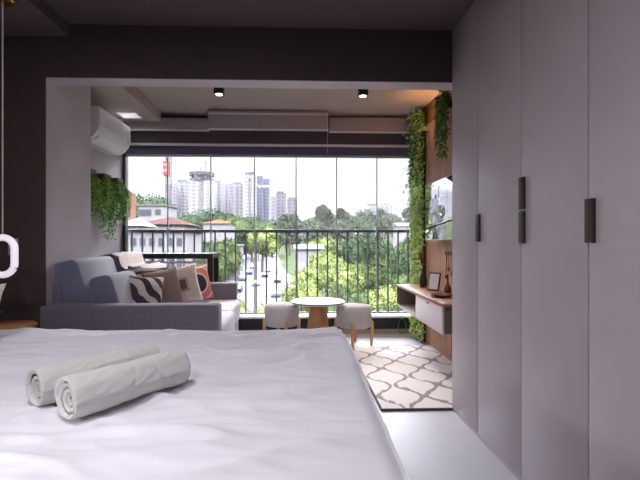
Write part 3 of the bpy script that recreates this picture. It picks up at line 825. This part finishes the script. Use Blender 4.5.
# cars
def car(m):
    t = empty('car')
    MB().add([(x_ * .88, y_, z_) for y_, z_, x_ in ()], []) if False else None
    prof = [(-2.1, .30), (2.1, .30), (2.15, .62), (1.95, .80), (1.15, .92), (.55, 1.38), (-1.0, 1.42), (-1.75, .98), (-2.12, .90)]
    n = len(prof); vs = []
    for sx in (-.85, .85):
        for y_, z_ in prof: vs.append((sx * (.82 if z_ > 1.1 else 1), y_, z_))
    fs = [(i, (i + 1) % n, (i + 1) % n + n, i + n) for i in range(n)] + [tuple(range(n)), tuple(reversed(range(n, 2 * n)))]
    MB().add(vs, fs).build('body', m, t, bevel=.06, seg=2)
    g = MB(); vs = []
    pr = [(1.06, .96), (.54, 1.30), (-.98, 1.34), (-1.6, .98)]
    for sx in (-.86, .86):
        for y_, z_ in pr: vs.append((sx * (.86 if z_ > 1.1 else 1.0), y_, z_))
    g.add(vs, [(i, (i + 1) % 4, (i + 1) % 4 + 4, i + 4) for i in range(4)] + [(0, 1, 2, 3), (7, 6, 5, 4)]); g.build('windows', M['win_dark'], t)
    for sx in (-.78, .78):
        for sy in (-1.3, 1.35):
            MB().lathe([(.31, -.1), (.31, .1)], (sx, sy, .31), 14, M4=Matrix.Rotation(PI / 2, 4, 'Y')).build('wheel', M['tyre'], t)
    return t
protos = {}
spots = [(76, -4.0, 'car_white', 'white car nearest on the street below'), (84, 3.4, 'car_silver', 'silver car alone in the right lane, nearest stretch'), (92, -4.6, 'car_black', 'black car behind the nearest white one'),
         (104, -1.0, 'car_white', 'white car in the middle lane past the side street'), (112, 4.4, 'car_red', 'red car on the right lane past the side street'), (118, -4.8, 'car_silver', 'silver car on the left lane, farther down'),
         (128, 1.6, 'car_black', 'black car on the middle lane, farther down'), (138, -3.2, 'car_blue', 'blue car far down the street'), (150, 3.2, 'car_white', 'small white car far down the right lane'), (165, -2.2, 'car_silver', 'farthest silver car on the street')]
for y_, lane, mk, lab in spots:
    if mk not in protos: c_ = protos[mk] = car(M[mk])
    else: c_ = copy_tree(protos[mk])
    x_ = road_at(y_, lane); c_.location = (x_, y_, terr(x_, y_) + .17); tag(c_, lab, 'car', 'cars on the street below')

# trees: crown variants
def crown(rng, r, n, ls, lumps):
    s = MB(); L_ = []
    for k in range(lumps):
        a = rng.uniform(0, 2 * PI); q = rng.uniform(.1, .62) * r; zz = rng.uniform(-.32, .5) * r
        L_.append((Vector((q * math.cos(a), q * math.sin(a), zz)), rng.uniform(.38, .56) * r))
    for c_, rr in L_:
        # lumpy core
        vs = []; fs = []; nu, nv = 12, 8
        for j_ in range(nv + 1):
            ph = PI * j_ / nv
            for i in range(nu):
                th = 2 * PI * i / nu; d = Vector((math.sin(ph) * math.cos(th), math.sin(ph) * math.sin(th), math.cos(ph)))
                vs.append(c_ + d * rr * (.86 + .25 * noise.noise(d * 2.2 + c_)))
        for j_ in range(nv):
            for i in range(nu):
                i2 = (i + 1) % nu; fs.append((j_ * nu + i, (j_ + 1) * nu + i, (j_ + 1) * nu + i2, j_ * nu + i2))
        s.add(vs, fs, False)
    for k in range(n):
        c_, rr = L_[rng.randrange(lumps)]
        d = Vector((rng.gauss(0, 1), rng.gauss(0, 1), rng.gauss(0, 1) + .15)).normalized()
        p = c_ + d * rr * rng.uniform(.82, 1.12)
        dd = (d + Vector((rng.uniform(-1, 1), rng.uniform(-1, 1), rng.uniform(-1, 1))) * .9)
        s.leaf(p, dd, Vector((rng.uniform(-1, 1), rng.uniform(-1, 1), rng.uniform(0, 1))), ls * rng.uniform(.6, 1.4), ls * rng.uniform(.4, .9))
    return s
def tree_proto(m, seed, r=3.2, h=8.0, n=4600, ls=.30, lumps=11):
    rg = random.Random(seed); t = empty('tree')
    cr = crown(rg, r, n, ls, lumps).build('crown', m, t, (0, 0, h - r * .9))
    s = MB().tube([(0, 0, -.5), (.1, .05, h * .35), (0, 0, h - r)], [.26, .2, .12], 8)
    for k in range(4):
        a = rg.uniform(0, 6.28); s.tube([(0, 0, h * .45), (r * .4 * math.cos(a), r * .4 * math.sin(a), h - r * .7)], [.12, .05], 6)
    s.build('trunk', M['bark'], t)
    return t
TP = {'lime': [tree_proto(M['tree_lime'], 1), tree_proto(M['tree_lime'], 2, lumps=9)],
      'mid': [tree_proto(M['tree_mid'], 3), tree_proto(M['tree_mid'], 4, lumps=13)],
      'dark': [tree_proto(M['tree_dark'], 5), tree_proto(M['tree_dark'], 6)],
      'far': [tree_proto(M['tree_far'], 7, n=2600, ls=.42), tree_proto(M['tree_far'], 8, n=2600, ls=.42, r=3.6), tree_proto(M['tree_far'], 9, n=2200, ls=.42, r=2.4, h=9.5)]}
used = set()
def tree(kind, v, x, y, sc, label, group=None, rz=0, squash=1.0, z=None):
    p = TP[kind][v % len(TP[kind])]
    if id(p) in used: o = copy_tree(p)
    else: o = p; used.add(id(p))
    placed.append((x, y, sc * 3.3))
    o.location = (x, y, terr(x, y) if z is None else z); o.scale = (sc, sc, sc * squash); o.rotation_euler = (0, 0, rz)
    tag(o, label, 'tree', group); return o
rg = random.Random(21)
placed = []
def free_spot(fy, fx, r):
    best = None
    for _ in range(60):
        y_ = fy(); x_ = fx(y_)
        gap = min([math.hypot(x_ - a, y_ - b) - r - c for a, b, c in placed] or [99])
        if best is None or gap > best[0]: best = (gap, x_, y_)
        if gap > 0: break
    placed.append((best[1], best[2], r)); return best[1], best[2]
# near yellow-green crowns right of the road  (x, y, scale)
for i, (x_, y_, sc, k) in enumerate([(5.0, 42, .80, 'mid'), (9.5, 46, .78, 'lime'), (.8, 47, .82, 'lime'), (13.8, 50, .88, 'mid'), (6.8, 56, .98, 'lime'), (2.2, 60, .95, 'lime'), (11.5, 62, 1.05, 'mid'), (16.5, 66, 1.15, 'dark'), (5.6, 72, 1.12, 'lime'), (20.5, 60, 1.0, 'mid')]):
    lab = {'lime': 'yellow-green tree in the cluster below the balcony, right of the street', 'mid': 'mid green tree in the cluster below the balcony, right of the street', 'dark': 'dark green tree in the cluster below the balcony, right of the street'}[k]
    tree(k, i, x_, y_, sc, lab, 'near trees right of the street', rz=rg.uniform(0, 6))
tree('lime', 0, -6.2, 44, .62, 'low yellow-green tree seen through the bars left of the left stool', None, 1)
tree('lime', 1, -2.8, 40, .66, 'low yellow-green tree directly behind the left stool', None, 2)
# street trees left
for i, (x_, y_, sc, k) in enumerate([(-12.6, 64, 1.12, 'mid'), (-15.2, 71, 1.2, 'mid'), (-14.2, 84, 1.3, 'mid'), (-20.5, 98, 1.35, 'dark'), (-17.8, 112, 1.4, 'mid')]):
    tree(k, i, x_, y_, sc, ['leafy street tree left of the street, nearest', 'leafy street tree behind the console, beside the white house', 'leafy tree farther along the left pavement', 'dark tree behind the left pavement trees', 'mid green tree beyond the dark one, left of the street'][i], None, rz=rg.uniform(0, 6))
# mid trees right behind near ones
for i in range(17):
    x_, y_ = free_spot(lambda: rg.uniform(98, 180), lambda q: rg.uniform(.0, .32) * q + 5, 4.2)
    k = rg.choice(['mid', 'dark', 'dark', 'mid', 'lime'])
    lab = {'lime': 'yellow-green tree in the wooded belt beyond the side street', 'mid': 'mid green tree in the wooded belt beyond the side street', 'dark': 'dark green tree in the wooded belt beyond the side street'}[k]
    tree(k, i, x_, y_, rg.uniform(1.15, 1.5), lab, 'trees beyond the side street', rz=rg.uniform(0, 6))
# far hillside treeline on the right
for i in range(64):
    x_, y_ = free_spot(lambda: rg.uniform(215, 430), lambda q: rg.uniform(-.02, .36) * q, 5.6)
    tree('far', i, x_, y_, rg.uniform(1.5, 2.6), 'grey-green tree of the hillside treeline on the horizon, right half', 'far hillside trees', rz=rg.uniform(0, 6), squash=rg.uniform(.8, 1.15))
# trees in front of towers (left-centre)
for i, (px_, D, top, k, lab) in enumerate([(210, 190, 202, 'dark', 'round dark tree in front of the tallest tower'), (192, 200, 209, 'mid', 'wide tree left of the round dark tree'), (181, 215, 207, 'dark', 'small tree below the leftmost tower'), (240, 170, 208, 'mid', 'big tree in front of the white dark-capped tower'), (252, 200, 210, 'dark', 'tree in front of the blue-grey towers'), (228, 210, 214, 'far', 'grey-green tree between the two groups of towers'), (262, 150, 218, 'lime', 'bright tree at the head of the street'), (272, 230, 214, 'far', 'grey-green tree right of the blue-grey towers'), (286, 260, 214, 'far', 'grey-green tree at the foot of the low capped tower')]):
    t_ = math.tan(R(2) + math.atan((px_ - 309) / 430)); x_ = t_ * D; ztop = 1.16 + (240 - top) / 430 * D; z0 = terr(x_, D)
    sc = max(.9, (ztop - z0) / 9.5); tree(k, i, x_, D, sc, lab, None, rz=i)
for i, (x_, y_, sc) in enumerate([(-71, 192, 3.3), (-74, 228, 3.9), (-98, 220, 3.7)]):
    tree('dark', i, x_, y_, sc, 'green tree on the left behind the peach building', 'trees behind the peach building', rz=i)
for i in range(12):
    x_, y_ = free_spot(lambda: rg.uniform(150, 260), lambda q: rg.uniform(-.33, -.06) * q, 3.6)
    tree(rg.choice(['mid', 'far']), i, x_, y_, rg.uniform(.9, 1.25), 'low tree among the rooftops left of the street', 'trees among the rooftops', rz=rg.uniform(0, 6))

# ------------------------------------------------------------------ exterior: buildings
def tower(label, px0, px1, top, D, m, cap=None, n_set=2, depth=.8, rz=0):
    a = R(2)
    x0 = D * math.tan(a + math.atan((px0 - 309) / 430)); x1 = D * math.tan(a + math.atan((px1 - 309) / 430))
    zt = 1.16 + (240 - top) / 430 * D; z0 = terr(x0, D) - 3
    t = empty('apartment_tower', ((x0 + x1) / 2, D, z0)); w = (x1 - x0) / 2; h = zt - z0; d = w * 2 * depth
    tag(t, label, 'building', 'towers on the skyline')
    s = MB().box(-w, w, 0, d, 0, h)
    s.box(-w * .55, -w * .15, -1.2, 0, 0, h * .985).box(w * .2, w * .6, -1.2, 0, 0, h * .985)
    s.build('walls', m, t)
    b = MB()
    k = 4.0
    while k < h - 3:
        b.box(-w * .12, w * .17, -1.6, 0, k, k + 1.1); k += 4.2
    b.build('balconies', m if m is M['tower_c'] else M['house_white'], t)
    if cap: MB().box(-w * .8, w * .55, d * .1, d * .9, h, h + cap).build('roof_plant', M['tower_cap'], t)
    return t, w, h, d
tower('pale lilac tower left behind the crane', 165, 176, 184, 520, M['tower_a'], 0)
tower('white narrow tower right of the crane', 176, 188, 182, 540, M['tower_b'], 2)
t, w, h, d = tower('tallest tower with a broad dark crown', 188, 214, 181, 500, M['tower_b'])
MB().lathe([(w * .95, 0), (w * .95, 3), (w * .80, 3), (w * .8, 7), (w * .98, 7), (w * .98, 10.5), (w * .4, 12)], (-w * .1, d * .5, h), 28, False).build('crown_deck', M['tower_cap'], t)
MB().tube([(-w * .2, d * .5, h + 10), (-w * .2, d * .5, h + 17)], .4, 6).build('antenna', M['crane_grey'], t)
tower('white slim tower right of the crowned one', 214, 221.5, 180, 530, M['tower_b'], 0)
tower('pale tower in the gap before the dark-capped one', 222, 231, 184, 560, M['tower_a'], 0)
tower('low pale lilac tower left of the dark-capped one', 231, 243, 184, 520, M['tower_a'], 1.5)
tower('tall white tower with dark rooftop block', 243, 256, 175, 500, M['tower_b'], 3)
tower('blue-grey tower attached right of the dark-capped one', 256, 263, 176, 530, M['tower_c'], 0)
tower('narrow blue-grey tower, second in the pair', 263.2, 269.5, 179, 545, M['tower_c'], 0)
tower('short pale tower right of the blue-grey pair', 270, 276, 197, 480, M['tower_a'], 0)
tower('grey mid-height tower with rooftop boxes', 276, 286, 193, 520, M['tower_d'], 2)
tower('short grey tower with dark overhanging top', 287, 297, 199, 500, M['tower_d'], 2)
tower('faint pale block on the horizon far right', 367, 379, 205, 560, M['tower_b'], 2)
tower('faint grey block on the horizon beside the pale one', 380, 393, 204, 580, M['tower_a'], 1)

def wx(px_, D): return D * math.tan(R(2) + math.atan((px_ - 309) / 430))
def wz(py_, D): return 1.16 + (240 - py_) / 430 * D
# cranes
def crane(label, px_, top, base, D, jib, m1, m2, r):
    x_ = wx(px_, D); z0 = wz(base, D); z1 = wz(top, D)
    t = empty('tower_crane', (x_, D, z0)); tag(t, label, 'crane'); h = z1 - z0
    s = MB()
    for a in (-r, r):
        for b in (-r, r): s.tube([(a, b, 0), (a, b, h * .96)], r * .16, 4)
    k = 0
    while k < h * .94:
        s.tube([(-r, -r, k), (r, -r, k + 2 * r)], r * .10, 4); s.tube([(r, -r, k), (-r, -r, k + 2 * r)], r * .10, 4); k += 2 * r
    s.build('mast', m1, t)
    MB().box(-r * 1.1, r * 1.1, -r, r, h * .96, h).build('cab', m2, t)
    s = MB().tube([(-jib[0], 0, h * .96), (jib[1], 0, h * .96 + jib[2])], r * .3, 5); s.tube([(0, 0, h), (0, 0, h + r * 4)], r * .25, 5); s.tube([(0, 0, h + 4 * r), (jib[1], 0, h * .96 + jib[2])], r * .12, 4)
    s.build('jib', m2, t)
    return t
crane('red and white tower crane at the left by the first glass seam', 168.5, 146, 212, 300, (2, 2, 2), M['crane_grey'], M['crane_grey'], 1.5)
t = [o for o in col.objects if o.name == 'tower_crane'][0]
for z_, hh_, m_ in ((25, 2.5, 'crane_red'), (27.5, 1.6, 'house_white'), (29.1, 2.5, 'crane_red'), (31.6, 1.2, 'house_white'), (32.8, 1.8, 'crane_red')): bx(-3.2, .6, -1.9, 1.9, z_, z_ + hh_).build('climbing_frame', M[m_], t)
crane('thin grey crane on top of the crowned tower', 205.5, 163, 172, 505, (2.5, 3.5, 1), M['crane_grey'], M['crane_grey'], .6)
# left houses
def house(name, label, px0, px1, ytop, D, depth, wallm, roofm, roof_h, wins=None, over=.5, hip=False, base=None):
    x0, x1 = wx(px0, D), wx(px1, D); zt = wz(ytop, D); z0 = (terr(x0, D) if base is None else base) - .5
    t = empty(name, ((x0 + x1) / 2, D, z0)); w = (x1 - x0) / 2; h = zt - z0; tag(t, label, 'building')
    bx(-w, w, 0, depth, 0, h).build('walls', wallm, t)
    if roof_h > .3:
        a = w + over; b0, b1 = -over, depth + over; ym = depth / 2; rx = max(0, a - depth / 2) if hip else a
        vs = [(-a, b0, h), (a, b0, h), (a, b1, h), (-a, b1, h), (-rx, ym, h + roof_h), (rx, ym, h + roof_h)]
        MB().add(vs, [(0, 1, 5, 4), (1, 2, 5), (2, 3, 4, 5), (3, 0, 4), (3, 2, 1, 0)]).build('roof', roofm, t)
    else: bx(-w - over, w + over, -over, depth + over, h, h + .35).build('roof', roofm, t)
    for (u, v, ww, hh) in (wins or []):
        f = bx(u - ww / 2 - .1, u + ww / 2 + .1, -.06, 0, h - v - hh - .1, h - v + .1).build('window', M['roof_white'], t)
        bx(u - ww / 2, u + ww / 2, -.09, -.06, h - v - hh, h - v).build('pane', M['win_dark'], f)
    return t
house('house', 'white two-storey house seen through the bars behind the sofa', 118, 182, 231, 58, 12, M['house_white'], M['roof_white'], .2, [(-2.2 + k * 1.22, 1.0, .62, .95) for k in range(6)] + [(-2.2 + k * 1.22, 3.6, .62, 1.3) for k in range(6)])
house('house', 'house with broad brown tiled roof behind the white house', 140, 182, 224.5, 88, 14, M['house_white'], M['roof_brown'], 1.9, None, .8, True)
house('house', 'small house with pale gabled roof at far left', 120, 136, 226, 74, 10, M['house_white'], M['roof_white'], 1.7, None, .6, True)
house('office_building', 'low white modern block with blue windows over the brown roof', 139, 166, 206, 130, 12, M['house_white'], M['roof_white'], .1, [(-2.2, 1.2, 3.6, 1.9), (1.6, 1.2, 1.6, 1.6)])
t = house('apartment_building', 'narrow peach building with chimney beside the ferns', 126, 131.5, 194, 110, 3, M['house_peach'], M['house_white'], .1, [(.2, 2 + k * 2.6, .7, 1.2) for k in range(4)], .1)
bx(.2, .8, 1, 1.6, 18, 20).build('chimney', M['tower_cap'], t) if False else None
house('house', 'house with long orange tiled roof among the trees', 203, 231, 223.5, 125, 9, M['house_white'], M['roof_orange'], 1.3, None, .5, True)
house('shop_building', 'pale flat-roofed shop at the left kerb of the street', 226, 240, 246, 118, 8, M['house_white'], M['roof_white'], .1, [(-1, .8, 1.2, 1.2), (1, .8, 1.2, 1.2)])
house('house', 'low house with grey roof across the side street', 296, 322, 249, 88, 6, M['house_white'], M['roof_white'], .9, None, .5)
house('house', 'distant white house on the hillside at the right', 398, 413, 226, 160, 8, M['house_white'], M['roof_white'], 1.4, None, .5)
# the apartment block's own outside slab (so the balcony does not float)
struct(bx(-2.3, 1.75, -1.6, 5.62, GZ, -.12).build('wall_building_below', M['house_white']))

hz = bpy.data.materials.new('distance haze'); hz.use_nodes = True
for n in list(hz.node_tree.nodes): hz.node_tree.nodes.remove(n)
vo = hz.node_tree.nodes.new('ShaderNodeOutputMaterial'); vs_ = hz.node_tree.nodes.new('ShaderNodeVolumeScatter')
vs_.inputs['Color'].default_value = (.95, .96, 1, 1); vs_.inputs['Density'].default_value = .00006; vs_.inputs['Anisotropy'].default_value = .2
hz.node_tree.links.new(vs_.outputs[0], vo.inputs['Volume'])
o = bx(-420, 420, 14, 760, -14, 130).build('haze', hz); tag(o, 'pale city haze between the balcony and the skyline', 'haze', None, 'stuff')

# ------------------------------------------------------------------ world and lights
w = bpy.data.worlds.new('sky'); scn.world = w; w.use_nodes = True
nt = w.node_tree; N = nt.nodes; Lk = nt.links; bg = N['Background']
tc = N.new('ShaderNodeTexCoord'); sp = N.new('ShaderNodeSeparateXYZ'); Lk.new(tc.outputs['Generated'], sp.inputs[0])
no = N.new('ShaderNodeTexNoise'); no.inputs['Scale'].default_value = 3.2; no.inputs['Detail'].default_value = 5; no.inputs['Roughness'].default_value = .55
mp = N.new('ShaderNodeMapping'); mp.inputs['Scale'].default_value = (1, 1, 3.2); Lk.new(tc.outputs['Generated'], mp.inputs[0]); Lk.new(mp.outputs[0], no.inputs['Vector'])
cr = N.new('ShaderNodeValToRGB'); cr.color_ramp.elements[0].position = .38; cr.color_ramp.elements[1].position = .56
cr.color_ramp.elements[0].color = (.80, .86, 1.0, 1); cr.color_ramp.elements[1].color = (.97, .97, 1.0, 1)
Lk.new(no.outputs['Fac'], cr.inputs['Fac']); Lk.new(cr.outputs['Color'], bg.inputs['Color'])
mr = N.new('ShaderNodeMapRange'); mr.interpolation_type = 'SMOOTHSTEP'
mr.inputs['From Min'].default_value = .16; mr.inputs['From Max'].default_value = .62; mr.inputs['To Min'].default_value = .62; mr.inputs['To Max'].default_value = 19.0
Lk.new(sp.outputs['Z'], mr.inputs['Value']); Lk.new(mr.outputs['Result'], bg.inputs['Strength'])

sun = bpy.data.lights.new('sun', 'SUN'); sun.energy = 2.5; sun.angle = R(12); sun.color = (1, .97, .92)
so = bpy.data.objects.new('sun', sun); col.objects.link(so); so.rotation_euler = (R(38), R(-14), 0)

def area(name, loc, rot, sx, sy, e, c, portal=False):
    l = bpy.data.lights.new(name, 'AREA'); l.shape = 'RECTANGLE'; l.size = sx; l.size_y = sy; l.energy = e; l.color = c
    if portal: l.cycles.is_portal = True
    o = bpy.data.objects.new(name, l); col.objects.link(o); o.location = loc; o.rotation_euler = rot; return o
area('window_portal', ((WX0 + WX1) / 2, 5.66, 1.25), (R(-90), 0, 0), 3.6, 2.1, 1, (1, 1, 1), True)
# fill panels added on the unseen ceiling to brighten bed and room
def fill_panel(x_, y_, label, e):
    t = empty('added_fill_panel', (x_, y_, 2.598)); tag(t, label, 'ceiling light', 'added ceiling fill panels')
    bx(-.22, .22, -.22, .22, -.03, 0).build('frame', M['white'], t)
    o = area('fill_panel_light', (0, 0, -.035), (0, 0, 0), .4, .4, e, (.97, .96, 1)); o.parent = t
for x_, y_, lab in ((-.75, .95, 'added square fill panel over the bed, out of view'), (-.75, -.45, 'added square fill panel behind the bed, out of view')):
    fill_panel(x_, y_, lab, 13.5)

# ------------------------------------------------------------------ camera
cam = bpy.data.cameras.new('camera'); cam.sensor_width = 36; cam.lens = 430 / 640 * 36; cam.shift_x = (320 - 309) / 640
cam.clip_start = .05; cam.clip_end = 3000
co = bpy.data.objects.new('camera', cam); col.objects.link(co); co.location = (0, 0, 1.16); co.rotation_euler = (R(90), 0, R(-2))
scn.camera = co
scn.view_settings.view_transform = 'Standard'; scn.view_settings.look = 'None'; scn.view_settings.gamma = 1; scn.view_settings.use_curve_mapping = False
scn.view_settings.exposure = .6
